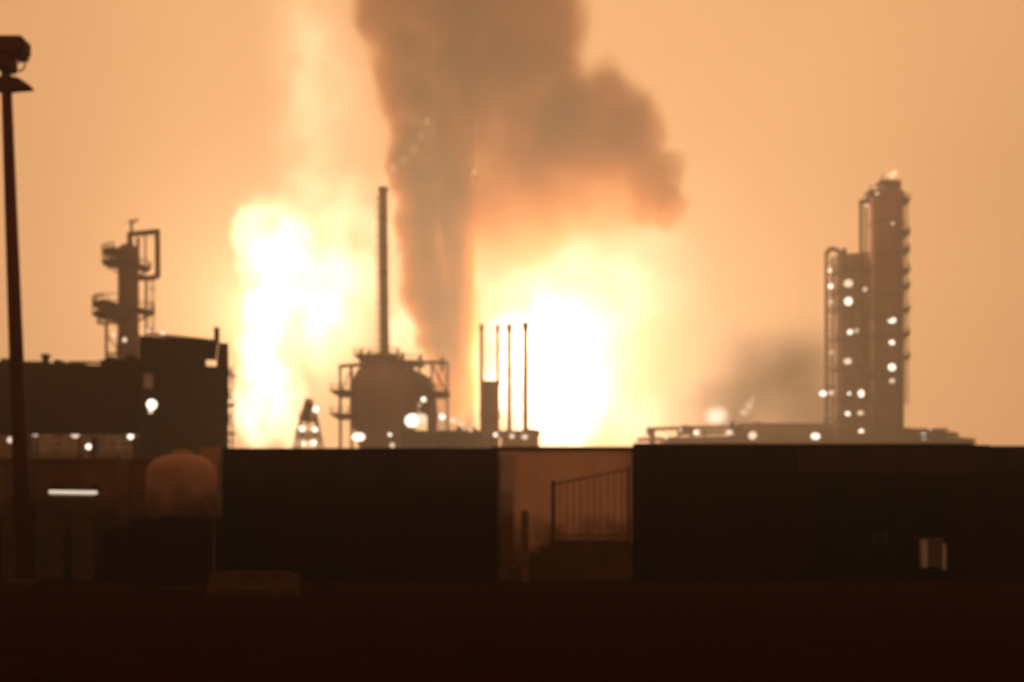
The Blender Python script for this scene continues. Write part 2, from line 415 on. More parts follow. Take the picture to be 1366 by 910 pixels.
# low concrete barrier on the road edge
yb = 21.4
b = MB(); x0, x1 = xx(282, yb), xx(398, yb)
prof = [(0.34, 0.006), (0.34, 0.16), (0.22, 0.30), (0.15, 0.50), (0.13, 0.53)]
n = 14; rings = []
for i in range(n+1):
    t_ = i/n; x = x0+(x1-x0)*t_; k_ = min(1, 4*min(t_, 1-t_)+0.45)
    rings.append([b.b.verts.new((x, yb-w, z*(0.75+0.25*k_))) for w, z in prof]+[b.b.verts.new((x, yb+w, z*(0.75+0.25*k_))) for w, z in prof[::-1]])
for a, c in zip(rings[:-1], rings[1:]):
    for i in range(len(a)): b.b.faces.new((a[i], a[(i+1) % len(a)], c[(i+1) % len(a)], c[i]))
b.b.faces.new(rings[0][::-1]); b.b.faces.new(rings[-1])
tag(b.build('concrete_barrier', 'barrier'), 'low grey concrete barrier lying alone on the dark road edge', 'barrier')

# cream water tank on a plinth
YT = 24.6
wtk = thing('water_tank', 'rounded cream water tank standing on a dark block plinth', 'tank', (xx(243, YT), YT, 0.12))
cx, r0 = xx(243, YT), 0.84
zb, ztp = zt(692, YT), zt(606, YT)
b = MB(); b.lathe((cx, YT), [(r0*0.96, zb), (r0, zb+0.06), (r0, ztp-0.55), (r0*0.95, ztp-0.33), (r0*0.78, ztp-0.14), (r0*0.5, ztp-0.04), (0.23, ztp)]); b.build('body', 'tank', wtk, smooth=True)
b = MB(); b.lathe((cx, YT), [(0.22, ztp-0.01), (0.24, ztp+0.05), (0.2, ztp+0.09), (0.05, ztp+0.11)], 20); b.build('lid', 'tank', wtk, smooth=True)
b = MB(); b.box((cx, YT, (0.12+zb)/2), (1.9, 1.7, zb-0.12)); b.build('plinth', 'darkwall2', wtk)
b = MB(); b.path([(cx+0.7, YT-0.45, zb+0.15), (cx+0.95, YT-0.6, zb+0.15), (cx+0.95, YT-0.6, 0.3)], 0.035); b.build('outlet_pipe', 'concrete', wtk)
b = MB(); b.box((xx(284, YW), YW-0.2, (0.12+zt(598))/2), (0.46, 0.36, zt(598)-0.12)); tag(b.build('gate_pillar', 'tank'), 'cream square pillar close behind the water tank', 'pillar')

# three dim concrete blocks and the tube lamp on the brown wall
for (a, c, top), lb in zip(((2, 31, 694), (45, 83, 690), (95, 124, 692)), ('dim concrete block at the foot of the red light mast', 'widest of three dim concrete blocks before the brown wall', 'dim concrete block below the end of the white tube lamp')):
    b = MB(); y0 = 24.9; b.box((xx((a+c)/2, y0), y0+0.3, (0.12+zt(top, y0))/2), (xx(c, y0)-xx(a, y0), 0.6, zt(top, y0)-0.12))
    bmesh.ops.bevel(b.b, geom=b.b.edges[:], offset=0.05, segments=2, affect='EDGES')
    tag(b.build('concrete_block', 'drab'), lb, 'concrete block', 'concrete blocks before the brown wall')
yl = YW-0.22
tl = thing('tube_lamp', 'lit white fluorescent tube lamp on the brown wall', 'lamp', (xx(97, yl), yl, zt(657, yl)))
b = MB(); b.box((xx(97, yl), yl+0.1, zt(653.4, yl)), (1.34, 0.18, 0.05)); b.build('housing', 'darkwall2', tl)
for s_ in (-1, 1):
    b = MB(); b.box((xx(97, yl)+s_*0.5, yl+0.14, zt(654, yl)+0.09), (0.05, 0.1, 0.14)); b.build('bracket', 'darkwall2', tl)
b = MB(); b.bar((xx(66, yl), yl, zt(656.2, yl)), (xx(129, yl), yl, zt(657.2, yl)), 0.042); b.build('tube', 'tube', tl)
b = MB(); b.bar((xx(66, yl), yl+0.02, zt(661, yl)), (xx(124, yl), yl+0.02, zt(661, yl)), 0.02); b.build('reflector', 'cleangrey', tl)

# tall light mast
YM = 24.2
ms = thing('light_mast', 'tall leaning red brown light mast with a cluster of unlit floodlights', 'light mast', (xx(32, YM), YM, 0.12))
top = Vector((xx(8, YM), YM, zt(100, YM))); bot = Vector((xx(33, YM), YM, 0.12))
b = MB(); b.bar(bot, top, 0.20, 0.115, 16); b.build('pole', 'rust', ms, smooth=True)
b = MB(); b.box(bot+Vector((0, 0, 0.03)), (0.6, 0.6, 0.06)); b.build('base_plate', 'steel', ms)
b = MB(); b.bar(top, at(7, 60, YM), 0.10, 0.09); b.build('head_post', 'rust', ms)
b = MB(); b.pbox(-34, 45, 30, 70, YM-0.3, 0.5); bmesh.ops.bevel(b.b, geom=b.b.edges[:], offset=0.08, segments=2, affect='EDGES'); b.build('floodlight', 'rust', ms)
b = MB(); b.pbox(-8, 71, 14, 91, YM-0.25, 0.4); bmesh.ops.bevel(b.b, geom=b.b.edges[:], offset=0.05, segments=2, affect='EDGES'); b.build('floodlight', 'rust', ms)
b = MB(); b.ring(at(24, 86, YM), 0.17, 0.022, axis='Y'); b.bar(at(13, 84, YM), at(39, 81, YM), 0.025); b.bar(at(24, 72, YM), at(38, 81, YM), 0.02); b.build('hoop', 'rust', ms)
b = MB()
v = [at(8, 103, YM), at(27, 106, YM), at(42, 116, YM), at(42, 119, YM), at(8, 122, YM)]
f0 = [b.b.verts.new(p+Vector((0, -0.12, 0))) for p in v]; f1 = [b.b.verts.new(p+Vector((0, 0.12, 0))) for p in v]
b.b.faces.new(f0); b.b.faces.new(f1[::-1])
for i in range(5): b.b.faces.new((f0[i], f0[(i+1) % 5], f1[(i+1) % 5], f1[i]))
b.build('bracket', 'rust', ms)
b = MB(); b.box(at(-8, 113, YM), (0.5, 0.24, 0.3)); b.build('bracket', 'rust', ms)

# ------------------------------------------------------------------ elevated plant building on legs (far left)
Y1 = 70.0
el = thing('plant_building', 'long dark plant building raised on legs above lit pipework', 'building', (xx(60, Y1), Y1+1.3, 0))
b = MB(); b.pbox(-120, 487, 189, 576, Y1, 2.6)
for i in range(40): b.pbox(-118+i*7.8, 488, -115+i*7.8, 575, Y1-0.07, 0.068)
b.build('body', 'clad', el)
b = MB(); b.pbox(-120, 482, 55, 486.8, Y1+0.1, 2.4); b.pbox(55, 484, 95, 486.8, Y1+0.1, 2.4); b.pbox(134, 480, 188, 486.8, Y1+0.1, 2.3); b.build('roof', 'clad', el)
b = MB(); b.bar(at(61, 486, Y1+2), at(61, 475, Y1+2), 0.25); b.ball(at(61, 475, Y1+2), (0.36, 0.36, 0.16)); b.build('vent', 'steel', el)
for p, w_, h_ in ((8, 14, 478), (76, 9, 480), (104, 11, 484), (146, 12, 475.5), (172, 8, 474)):
    b = MB(); b.pbox(p-w_/2, h_, p+w_/2, 489, Y1+0.9, 1.0); b.build('roof_unit', 'steel', el)
b = MB(); b.bar(at(92, 483.5, Y1+0.5), at(190, 484.5, Y1+0.5), 0.09); b.build('roof_pipe', 'steel', el)
for p in (-110, -40, 40, 128, 184):
    for d in (0.4, 2.2):
        b = MB(); a = at(p, 576, Y1+d); b.box((a.x, Y1+d, a.z/2-0.2), (0.5, 0.5, a.z-0.4 if a.z > 1 else 1)); b.build('leg', 'steel', el)
pr = thing('pipe_rack', 'lit tangle of pale pipes under the raised dark building', 'pipe rack', (xx(100, 84), 84, 0))
YP = 84.0
for z_ in (582, 590, 598, 604):
    b = MB(); b.bar(at(44, z_, YP), at(190, z_+random.uniform(-1, 1), YP), 0.18); b.build('pipe', 'pipe', pr)
for p, a, c in ((48, 578, 606), (58, 583, 604), (78, 580, 606), (92, 586, 604), (135, 578, 600), (150, 586, 606), (180, 584, 606)):
    b = MB(); b.path([at(p, a, YP-1), at(p+7, a, YP-1), at(p+7, c, YP-1)], 0.15); b.build('pipe', 'pipe', pr)
for p in (50, 110, 160):
    b = MB(); a = at(p, 576, YP+1); b.box((a.x, YP+1, a.z/2), (0.4, 0.4, a.z)); b.build('leg', 'steel', pr)
b = MB(); b.pbox(-130, 560, 205, 690, 96, 6)
tag(b.build('plant_shed', 'vessel'), 'plain brown shed wall standing behind the pale pipes', 'shed')
lamp_post(100, 580, 80, 0.42, 'bright lamp beneath the middle of the raised dark building')
lamp_post(118, 596, 79, 0.38, 'lower of two close lamps beneath the raised dark building')
lamp_post(174, 582, 80, 0.40, 'lamp beneath the raised building, beside the blocky dark boiler house')
lamp_post(46, 579, 80, 0.30, 'dim lamp beneath the raised building, close to the mast', True)
lamp_post(14, 587, 80, 0.45, 'dim lamp beneath the raised building, on the far side of the mast', True)

# blocky boiler house
Y2 = 68.0
bh = thing('boiler_house', 'tall blocky dark boiler house with a notched roof corner', 'building', (xx(247, Y2), Y2, 0))
b = MB(); b.pbox(190, 451, 274, 690+32, Y2, 8); b.pbox(274, 487, 290, 690+32, Y2+0.01, 7.9); b.pbox(274, 453, 290, 457, Y2+0.2, 7.5)
for i in range(12): b.pbox(206+i*5.6, 456, 208+i*5.6, 700, Y2-0.08, 0.078)
b.build('body', 'clad', bh)
b = MB(); b.pbox(290, 455, 303, 690+32, Y2+0.05, 7.8); b.build('corner_tower', 'clad', bh)
b = MB(); b.bar(at(293.5, 456, Y2+1), at(293.5, 435, Y2+1), 0.2); b.build('post', 'steel', bh)
b = MB(); b.bar(at(206, 448, Y2+0.5), at(288, 452.5, Y2+0.5), 0.09); b.bar(at(206, 451, Y2+0.5), at(206, 447, Y2+0.5), 0.08); b.build('roof_pipe', 'pipe', bh)
ladder(bh, at(304.5, 0, Y2).x, Y2+0.6, 1, zt(484, Y2), 0.35, mat='steel')
for p, a_, c_ in ((303.5, 488, 498), (304, 520, 527), (303.6, 552, 561)):
    b = MB(); b.pbox(p-2.5, a_, p+2.5, c_, Y2+0.3, 0.6); b.build('junction_box', 'steel', bh)
b = MB(); b.path([at(305, 470, Y2+1), at(307, 520, Y2+1), at(306, 600, Y2+1)], 0.12); b.build('downpipe', 'steel', bh)
wdw = MB(); wdw.pbox(193, 499, 207, 522, Y2-0.10, 0.09); wdw = wdw.build('window', 'steel', bh)
b = MB(); b.pbox(194.5, 501, 205.5, 520, Y2-0.14, 0.03); b.build('pane', 'pipe', wdw)
flood(bh, 200, 541, Y2-0.8, 0.42); flood(bh, 199, 550, Y2-0.75, 0.24, True)
flood(bh, 219, 446, Y2, 0.2, True)
bh.rotation_euler = (0, 0, R(17.5))          # the house faces the road bend

# ------------------------------------------------------------------ left distillation tower
Y3 = 150.0
def s3(px): return px*Y3/F
c3 = at(171.5, 690, Y3)
tw = thing('distillation_tower', 'thick dark tower with a hooked top pipe, rising behind the boiler house', 'tower', (c3.x, Y3, 0))
r3 = s3(14.5)
b = MB(); b.lathe((c3.x, Y3), [(r3*1.05, 0), (r3*1.05, zt(470, Y3)), (r3*0.92, zt(440, Y3)), (r3*0.92, zt(370, Y3)), (r3*0.95, zt(345, Y3)), (r3*0.9, zt(332, Y3)), (r3*0.5, zt(327, Y3))]); b.build('shell', 'ruststeel', tw, smooth=True)
platform_ring(tw, c3.x-s3(2), Y3, zt(352, Y3), r3*0.8, s3(31), 110, 300, mat='ruststeel')
platform_ring(tw, c3.x-s3(2), Y3, zt(337, Y3), r3*0.6, s3(31), 120, 260, rail=0.6, mat='ruststeel')
platform_ring(tw, c3.x-s3(2), Y3, zt(421, Y3), r3*0.8, s3(43), 130, 280, rail=2.2, mat='ruststeel')
platform_ring(tw, c3.x-s3(2), Y3, zt(408, Y3), r3*0.8, s3(43), 150, 250, rail=0.9, mat='ruststeel')
platform_ring(tw, c3.x, Y3, zt(415, Y3), r3*0.8, s3(33), -70, 60, rail=1.0, mat='ruststeel')
platform_ring(tw, c3.x, Y3, zt(356, Y3), r3*0.8, s3(28), -60, 60, rail=0.8, mat='ruststeel')
b = MB()
for a in (128, 142):
    b.bar(at(a, 430 if a == 128 else 418, Y3-1), at(a if a == 142 else 136, 432, Y3-1), 0.14, seg=6)
b.bar(at(128, 418, Y3-1), at(135, 432, Y3-1), 0.22, seg=6); b.bar(at(135, 432, Y3-1), at(157, 430, Y3-1), 0.2, seg=6); b.build('brace', 'ruststeel', tw)
b = MB(); b.path([at(174, 336, Y3), at(173, 313, Y3), at(210, 309, Y3), at(210.5, 368, Y3), at(203, 371, Y3), at(186, 371, Y3)], 0.42); b.build('overhead_pipe', 'ruststeel', tw, smooth=True)
b = MB(); b.path([at(184, 318, Y3+1), at(184, 352, Y3+1)], 0.26); b.bar(at(194, 312, Y3+1), at(194, 352, Y3+1), 0.14); b.build('pipe', 'steel2', tw)
b = MB(); b.bar(at(176, 312, Y3), at(175, 297, Y3), 0.2); b.bar(at(172, 295.5, Y3), at(182, 295, Y3), 0.2); b.bar(at(182, 295, Y3), at(184, 291, Y3), 0.1); b.build('davit', 'ruststeel', tw)
ladder(tw, at(205.5, 0, Y3).x, Y3-0.5, zt(480, Y3), zt(373, Y3), 0.5, mat='ruststeel')
b = MB(); b.bar(at(195, 372, Y3-0.4), at(195, 480, Y3-0.4), 0.2); b.build('riser', 'steel2', tw)
b = MB(); b.bar(at(142, 432, Y3-1), at(142, 500, Y3-1), 0.22); b.bar(at(142, 472, Y3-1), at(160, 472, Y3-1), 0.2); b.bar(at(142, 446, Y3-1), at(160, 470, Y3-1), 0.1); b.build('support_frame', 'ruststeel', tw)
flood(tw, 166, 453.5, Y3-3, 0.45); flood(tw, 152, 446, Y3-2, 0.35, True); flood(tw, 197, 441, Y3-2, 0.35, True)

# ------------------------------------------------------------------ derrick between the fire and the furnace
Y4 = 200.0
dk = thing('lattice_derrick', 'small lattice derrick hung with lamps beside the round furnace', 'derrick', (*at(412, 690, Y4).xy, 0))
ax, wx = at(412, 0, Y4).x, Y4/F
b = MB(); levels = [(690, 24), (600, 17), (578, 13), (560, 10), (545, 6), (533, 3)]
for (p0, w0), (p1, w1) in zip(levels[:-1], levels[1:]):
    z0, z1 = zt(p0, Y4), zt(p1, Y4); w0 *= wx; w1 *= wx
    cs = [(-1, -1), (1, -1), (1, 1), (-1, 1)]
    for i, (sx, sy) in enumerate(cs):
        ex, ey = cs[(i+1) % 4]
        b.bar((ax+sx*w0, Y4+sy*w0, z0), (ax+sx*w1, Y4+sy*w1, z1), 0.2, seg=5)
        b.bar((ax+sx*w1, Y4+sy*w1, z1), (ax+ex*w1, Y4+ey*w1, z1), 0.14, seg=5)
        b.bar((ax+sx*w0, Y4+sy*w0, z0), (ax+ex*w1, Y4+ey*w1, z1), 0.12, seg=5)
b.build('lattice', 'steel', dk)
deck(dk, ax-15*wx, ax+12*wx, Y4-2, Y4+2, zt(582, Y4)); deck(dk, ax-10*wx, ax+8*wx, Y4-2, Y4+2, zt(560, Y4))
b = MB(); b.bar((ax-wx, Y4, zt(560, Y4)), (ax-wx, Y4, zt(538, Y4)), 0.7); b.build('column', 'steel', dk)
for p in ((421, 546, .8, 0), (403, 572, .65, 0), (420, 573, .7, 0), (405, 592, .6, 0), (418, 591, .6, 0), (434, 592, .4, 1), (447, 590, .35, 1)): flood(dk, p[0], p[1], Y4-3, p[2], bool(p[3]))

# ------------------------------------------------------------------ round furnace with its stack
Y5 = 210.0
u5 = Y5/F; fx = at(513, 0, Y5).x
fu = thing('furnace', 'round bellied furnace vessel in a steel frame with one tall thin stack', 'furnace', (fx, Y5, 0))
prof = [(34, 690), (34, 596), (38, 580), (44, 566), (46, 548), (46, 522), (43, 508), (37, 496), (30, 487), (25, 478), (21, 474), (10, 472)]
b = MB(); b.lathe((fx, Y5), [(r*u5, zt(p, Y5) if p < 690 else 0) for r, p in prof], 40); b.build('vessel', 'vessel', fu, smooth=True)
b = MB(); t0, t1 = at(513, 474, Y5), at(511, 256, Y5); b.bar(t0, t1, 6.2*u5, 5.6*u5, 24); sk = b.build('stack', 'steel2', fu, smooth=True)
b = MB(); b.bar(t1, t1+Vector((0, 0, 5.5*u5)), 6.6*u5, seg=24); b.build('rim', 'steel', sk)
for k_ in range(1, 6):
    b = MB(); p = t0.lerp(t1, k_/6); b.bar(p-Vector((0, 0, 0.2)), p+Vector((0, 0, 0.2)), 6.5*u5, seg=24); b.build('stiffener_ring', 'steel', sk)
ladder(fu, t1.x-6.6*u5, Y5-0.6, zt(472, Y5), zt(262, Y5), 0.5)
def beam(root, name, pts, r, mat='steel'):
    b = MB()
    for a, c in zip(pts[:-1], pts[1:]): b.bar(a, c, r, seg=6)
    return b.build(name, mat, root)
for d in (-9, 3):
    Y = Y5+d
    for p in (454, 469): beam(fu, 'frame_column', [at(p, 488, Y), Vector((at(p, 0, Y).x, Y, 0))], 0.32)
    for p in (576, 597): beam(fu, 'frame_column', [at(p, 484, Y), Vector((at(p, 0, Y).x, Y, 0))], 0.28)
    beam(fu, 'frame_beam', [at(452, 489, Y), at(500, 485, Y)], 0.4)
    beam(fu, 'frame_beam', [at(530, 483, Y), at(598, 484, Y)], 0.36)
    for z_ in (527, 557): beam(fu, 'frame_beam', [at(450, z_, Y), at(474, z_, Y)], 0.34)
    beam(fu, 'frame_beam', [at(560, 527, Y), at(600, 527, Y)], 0.34)
    beam(fu, 'frame_brace', [at(454, 527, Y), at(469, 490, Y)], 0.16); beam(fu, 'frame_brace', [at(576, 486, Y), at(597, 526, Y)], 0.16)
deck(fu, at(450, 0, Y5).x, at(474, 0, Y5).x, Y5-9, Y5+3, zt(527, Y5)); deck(fu, at(450, 0, Y5).x, at(474, 0, Y5).x, Y5-9, Y5+3, zt(557, Y5))
deck(fu, at(478, 0, Y5).x, at(535, 0, Y5).x, Y5-6, Y5+4, zt(478, Y5)); deck(fu, at(560, 0, Y5).x, at(600, 0, Y5).x, Y5-8, Y5+3, zt(528, Y5))
deck(fu, at(535, 0, Y5).x, at(566, 0, Y5).x, Y5-6, Y5+3, zt(486, Y5))
beam(fu, 'duct', [at(553, 500, Y5-3), at(572, 512, Y5-3), at(577, 560, Y5-3), at(577, 600, Y5-3)], 1.2, 'steel')
beam(fu, 'duct', [at(546, 492, Y5-2), at(562, 520, Y5-2), at(566, 560, Y5-2)], 0.9, 'steel')
for p, z_ in ((482, 470), (492, 472), (531, 468), (538, 474), (560, 478), (590, 480)):
    beam(fu, 'vent_pipe', [at(p, z_+16, Y5-4), at(p, z_-4, Y5-4)], 0.35)
for p in ((478, 583, 1.5), (550, 561, 1.45), (562, 559, 1.4), (590, 556, 0.9), (520, 580, .6), (523, 594, .55), (565, 533, .5)): flood(fu, p[0], p[1], Y5-11, p[2])
flood(fu, 604, 561, Y5-8, 0.9, True); flood(fu, 615, 566, Y5-8, 0.8, True); flood(fu, 560, 540, Y5-11, 0.5, True)

# low equipment halls behind the wall
def hall(label, x0, x1, top, Y, depth, mat='clad', bumps=()):
    a, c = at(x0, 0, Y), at(x1, 0, Y)
    t = thing('equipment_hall', label, 'building', ((a.x+c.x)/2, Y, 0), 'low equipment halls')
    b = MB(); h = zt(top, Y); b.box(((a.x+c.x)/2, Y+depth/2, h/2), (c.x-a.x, depth, h)); b.build('body', mat, t)
    b = MB(); b.box(((a.x+c.x)/2, Y+depth/2, h+0.2), (c.x-a.x+0.8, depth+0.8, 0.4)); b.build('roof', 'steel', t)
    for p, h2 in bumps:
        q = at(p, 0, Y+1).x; b = MB(); b.bar((q, Y+2, h), (q, Y+2, zt(h2, Y)), 0.7, 0.55); b.build('roof_vent', 'steel', t)
    return t
hl = hall('low dark hall under the furnace frame', 540, 640, 577, 206, 14, 'clad', ((612, 568), (633, 570), (626, 573)))
hl2 = hall('low hall beneath the four thin stacks', 668, 719, 577, 214, 12, 'vessel', ((708, 571), (714, 572)))
flood(hl, 628, 574, 205, .5, True)
flood(hl2, 683, 582, 213, .9); flood(hl2, 700, 583, 213, 0.6, True); flood(hl2, 661, 580, 208, .75)

# rectangular tank block and four thin stacks
Y6 = 220.0
tb = thing('heater_block', 'narrow upright heater block beside the thin stacks', 'heater', (*at(653, 690, Y6).xy, 0))
b = MB(); a = at(642, 0, Y6).x; c = at(666, 0, Y6).x; h = zt(511, Y6); b.box(((a+c)/2, Y6+2, h/2), (c-a, 4, h)); b.build('body', 'vessel', tb)
b = MB(); b.box(((a+c)/2, Y6+2, h+0.25), (c-a+0.6, 4.6, 0.5)); b.build('roof', 'steel', tb)
deck(tb, a-0.3, c+0.5, Y6-1.2, Y6-0.05, zt(556, Y6))
for p, top, bt, r, lb in ((642.5, 433, 690, 0.38, 'thin stack against the near edge of the heater block'), (664, 434, 690, 0.38, 'thin stack rising from behind the heater block'), (679.5, 433, 690, 0.5, 'thin stack standing second from the outer thick one'), (701, 431, 690, 0.6, 'thickest of the four thin stacks, furthest from the heater block')):
    Y = Y6-1.5 if p < 650 else Y6+6
    x = at(p, 0, Y).x
    t = thing('thin_stack', lb, 'stack', (x, Y, 0), 'four thin stacks before the fire')
    b = MB(); b.bar((x, Y, 0), (x, Y, zt(top, Y)), r*1.15, r, 12); b.build('shaft', 'steel', t, smooth=True)
    b = MB(); b.bar((x, Y, zt(top+9, Y)), (x, Y, zt(top, Y)+0.1), r*1.35, seg=12); b.build('tip', 'steel', t)

# ------------------------------------------------------------------ pipe gantry and long hall on the right
Y7 = 222.0
pg = thing('pipe_gantry', 'low pipe gantry with lamps between the fire and the twin columns', 'pipe rack', (*at(925, 690, Y7).xy, 0))
for z_, x0, x1 in ((571, 862, 990), (577, 905, 1000), (585, 850, 1000), (592, 845, 1010)):
    b = MB(); b.bar(at(x0, z_+1.5, Y7), at(x1, z_-1.5, Y7), 0.42); b.build('pipe', 'steel', pg)
for p in (868, 872, 905, 922, 940, 975, 1000):
    b = MB(); a = at(p, 570, Y7+0.8); b.bar((a.x, Y7+0.8, 0), a, 0.34); b.build('leg', 'steel', pg)
for p, a_, c_ in ((868, 571, 580), (914, 567, 576), (922, 568, 578), (977, 563, 576), (985, 568, 580)):
    b = MB(); b.pbox(p-4, a_, p+4, c_, Y7-1, 2.5); b.build('valve_box', 'steel', pg)
for p in ((908, 574, .5), (929, 577, .8), (973, 577, .75), (1004, 581, 1.0), (888, 583, .5)): flood(pg, p[0], p[1], Y7-3, p[2], p[2] < .6)
hl3 = hall('long low hall at the foot of the twin columns', 985, 1150, 567, 236, 20, 'vessel', ((1012, 562),))
hl4 = hall('long low hall between gantry lamps and wall', 890, 1000, 588, 228, 10, 'vessel')
hl5 = hall('low hall trailing off beyond the tall column', 1195, 1262, 574, 232, 14, 'clad')
flood(hl3, 1088, 582, 228, 1.0); flood(hl3, 1101, 569, 228, 0.5, True); flood(hl5, 1233, 582, 229, .9); flood(hl5, 1241, 573, 229, .4, True)
pg2 = thing('pipe_gantry', 'sloping pipe gantry running out beyond the tall column', 'pipe rack', (*at(1250, 690, 226).xy, 0))
for z0, z1 in ((573, 580), (580, 588), (587, 593)):
    b = MB(); b.bar(at(1206, z0, 226), at(1300 if z0 > 575 else 1278, z1, 226), 0.5); b.build('pipe', 'steel', pg2)
for p in (1215, 1245, 1272, 1296):
    b = MB(); a = at(p, 576+(p-1206)*.16, 227); b.bar((a.x, 227, 0), a, 0.35); b.build('leg', 'steel', pg2)

# ------------------------------------------------------------------ twin columns on the right
Y8 = 230.0
u8 = Y8/F
ca = thing('distillation_column', 'shorter wide column with many lamps beside the tall column', 'column', (*at(1137, 690, Y8).xy, 0))
ax = at(1137, 0, Y8).x
b = MB(); r = 24*u8; b.lathe((ax, Y8), [(r, 0), (r, zt(352, Y8)), (r*0.93, zt(346, Y8)), (r*0.7, zt(342, Y8)), (r*0.3, zt(340, Y8))]); b.build('shell', 'vessel', ca, smooth=True)
for z_ in (366, 392, 414, 455, 494, 537, 563): platform_ring(ca, ax, Y8, zt(z_, Y8), r*0.98, r*1.22, 170, 330)
for p, top in ((1102.5, 340), (1110.5, 346)):
    b = MB(); q = at(p, 0, Y8-2).x; b.bar((q, Y8-2, 0), (q, Y8-2, zt(top, Y8)), 0.42 if p < 1105 else 0.3); b.build('riser', 'steel', ca, smooth=True)
b = MB()
for z_ in range(350, 600, 13): b.bar(at(1102.5, z_, Y8-2), at(1110.5, z_, Y8-2), 0.12, seg=5)
b.build('ladder', 'steel', ca)
b = MB(); pts = [at(1102.5+8-8*math.cos(t), 341-9*math.sin(t), Y8-2) for t in [i*math.pi/8 for i in range(6)]]+[at(1126, 340, Y8-2), at(1134, 343, Y8-1)]; b.path(pts, 0.5); b.build('overhead_pipe', 'steel', ca, smooth=True)
b = MB(); b.bar(at(1099, 516, Y8-2), at(1116, 516, Y8-2), 0.2); b.bar(at(1099, 560, Y8-2), at(1099, 590, Y8-2), 0.2); b.build('bracket', 'steel', ca)
for p in ((1107, 361, .6, 0), (1108, 382, .65, 0), (1132, 378, .95, 0), (1132, 402, 1.0, 0), (1108, 403, .5, 0), (1134, 443, .75, 0), (1131, 482, .85, 0), (1098, 525, 1.0, 0), (1109, 524, .6, 1), (1133, 525, .55, 0), (1149, 525, 1.0, 0), (1131, 552, .6, 0), (1148, 551, .8, 0), (1149, 575, .8, 0), (1154, 386, .6, 1), (1143, 441, .5, 1), (1109, 470, .45, 1)):
    flood(ca, p[0], p[1], Y8-6.2, p[2], bool(p[3]))
for p, a_, c_, rr in ((1119, 346, 600, .22), (1126, 372, 600, .3), (1141, 350, 480, .18), (1146, 455, 600, .3)):
    b = MB(); q = at(p, 0, Y8).x; yy = Y8-4.6; b.bar((q, yy, zt(a_, Y8)), (q, yy, max(0, zt(c_, Y8))), rr, seg=8); b.build('pipe', 'steel', ca)
for p, a_, w_, h_ in ((1121, 349, 8, 9), (1143, 348, 10, 7), (1127, 338, 5, 7)):
    b = MB(); b.pbox(p-w_/2, a_-h_, p+w_/2, a_, Y8-1.5, 2); b.build('valve_box', 'steel', ca)
for z_ in (430, 508):
    deck(ca, ax+r*0.2, ax+r*1.75, Y8-5.4, Y8-4.3, zt(z_, Y8))
cbt = thing('distillation_column', 'tallest lamp lit column, ribbed by brackets, with a small flame on top', 'column', (*at(1182, 690, Y8+3).xy, 0))
Y9 = Y8+3; bx = at(1182, 0, Y9).x; r = 23*u8
b = MB(); b.lathe((bx, Y9), [(r*0.98, 0), (r*0.98, zt(420, Y9)), (r*0.96, zt(260, Y9)), (r*0.9, zt(256, Y9)), (r*0.4, zt(254, Y9))]); b.build('shell', 'vessel', cbt, smooth=True)
b = MB(); b.pbox(1180, 240, 1202, 262, Y9-2, 4); b.pbox(1174, 240, 1190, 244.5, Y9-1.5, 3); b.pbox(1159, 253, 1166, 262, Y9-1.6, 3); b.build('head_block', 'steel', cbt)
for p, a_, c_ in ((1177, 232, 242), (1184, 236, 243), (1201, 247, 258), (1162, 246, 254), (1206, 256, 263)):
    b = MB(); b.bar(at(p, c_, Y9), at(p, a_, Y9), 0.16, seg=6); b.build('vent_pipe', 'steel', cbt)
for p in (1148.5, 1155):
    b = MB(); q = at(p, 0, Y9-1).x; b.bar((q, Y9-1, zt(420, Y9)), (q, Y9-1, zt(268, Y9)), 0.42 if p < 1150 else 0.3); b.build('riser', 'steel', cbt, smooth=True)
b = MB(); b.bar(at(1146, 269, Y9-1), at(1160, 269, Y9-1), 0.5); b.bar(at(1146, 338, Y9-1), at(1160, 338, Y9-1), 0.3); b.build('bracket', 'steel', cbt)
for z_ in (270, 313, 336, 363, 384, 415, 447, 478): platform_ring(cbt, bx, Y9, zt(z_, Y9), r*0.95, r*1.32, -60, 20, rail=0.9)
for p in (1207.5, 1211):
    b = MB(); b.bar(at(p, 264, Y9-1), at(p, 540, Y9-1), 0.13, seg=6); b.build('riser', 'steel', cbt)
for z_ in (300, 343, 398, 452, 499, 551):
    b = MB(); b.bar((bx, Y9, zt(z_+0.7, Y9)), (bx, Y9, zt(z_-0.7, Y9)), r*1.012, seg=32); b.build('stiffener_ring', 'steel', cbt)
b = MB(); q = at(1192, 0, Y9).x; b.bar((q, Y9-r*1.05, zt(590, Y9)), (q, Y9-r*1.05, zt(280, Y9)), 0.4); b.build('downcomer', 'steel2', cbt, smooth=True)
for p in ((1190, 427, .85), (1190, 457, .7), (1190, 490, .8), (1190, 508, .6)): flood(cbt, p[0], p[1], Y8-3.6, p[2])
flood(cbt, 1170, 258, Y9-3, .5, True); flood(cbt, 1156, 274, Y9-3, .35, True); flood(cbt, 1191, 298, Y8-3, .4, True)

# ------------------------------------------------------------------ great banded chimney in the smoke
YK = 338.0
ch = thing('chimney', 'huge pale and grey banded concrete chimney standing in the smoke', 'chimney', (*at(608, 690, YK).xy, 0))
kx = at(608, 0, YK).x
b = MB(); b.lathe((kx, YK), [(8.2, 0), (7.0, 60), (6.5, 120), (6.2, 200), (6.1, 216)], 40); b.build('shaft', 'chimney', ch, smooth=True)
platform_ring(ch, kx, YK, zt(92, YK), 6.3, 7.4, 0, 360); platform_ring(ch, kx, YK, zt(238, YK), 6.5, 7.6, 0, 360)
for p in ((619, 85), (633, 230), (601, 2), (625, 0)): flood(ch, p[0], p[1], YK-9, 0.75)

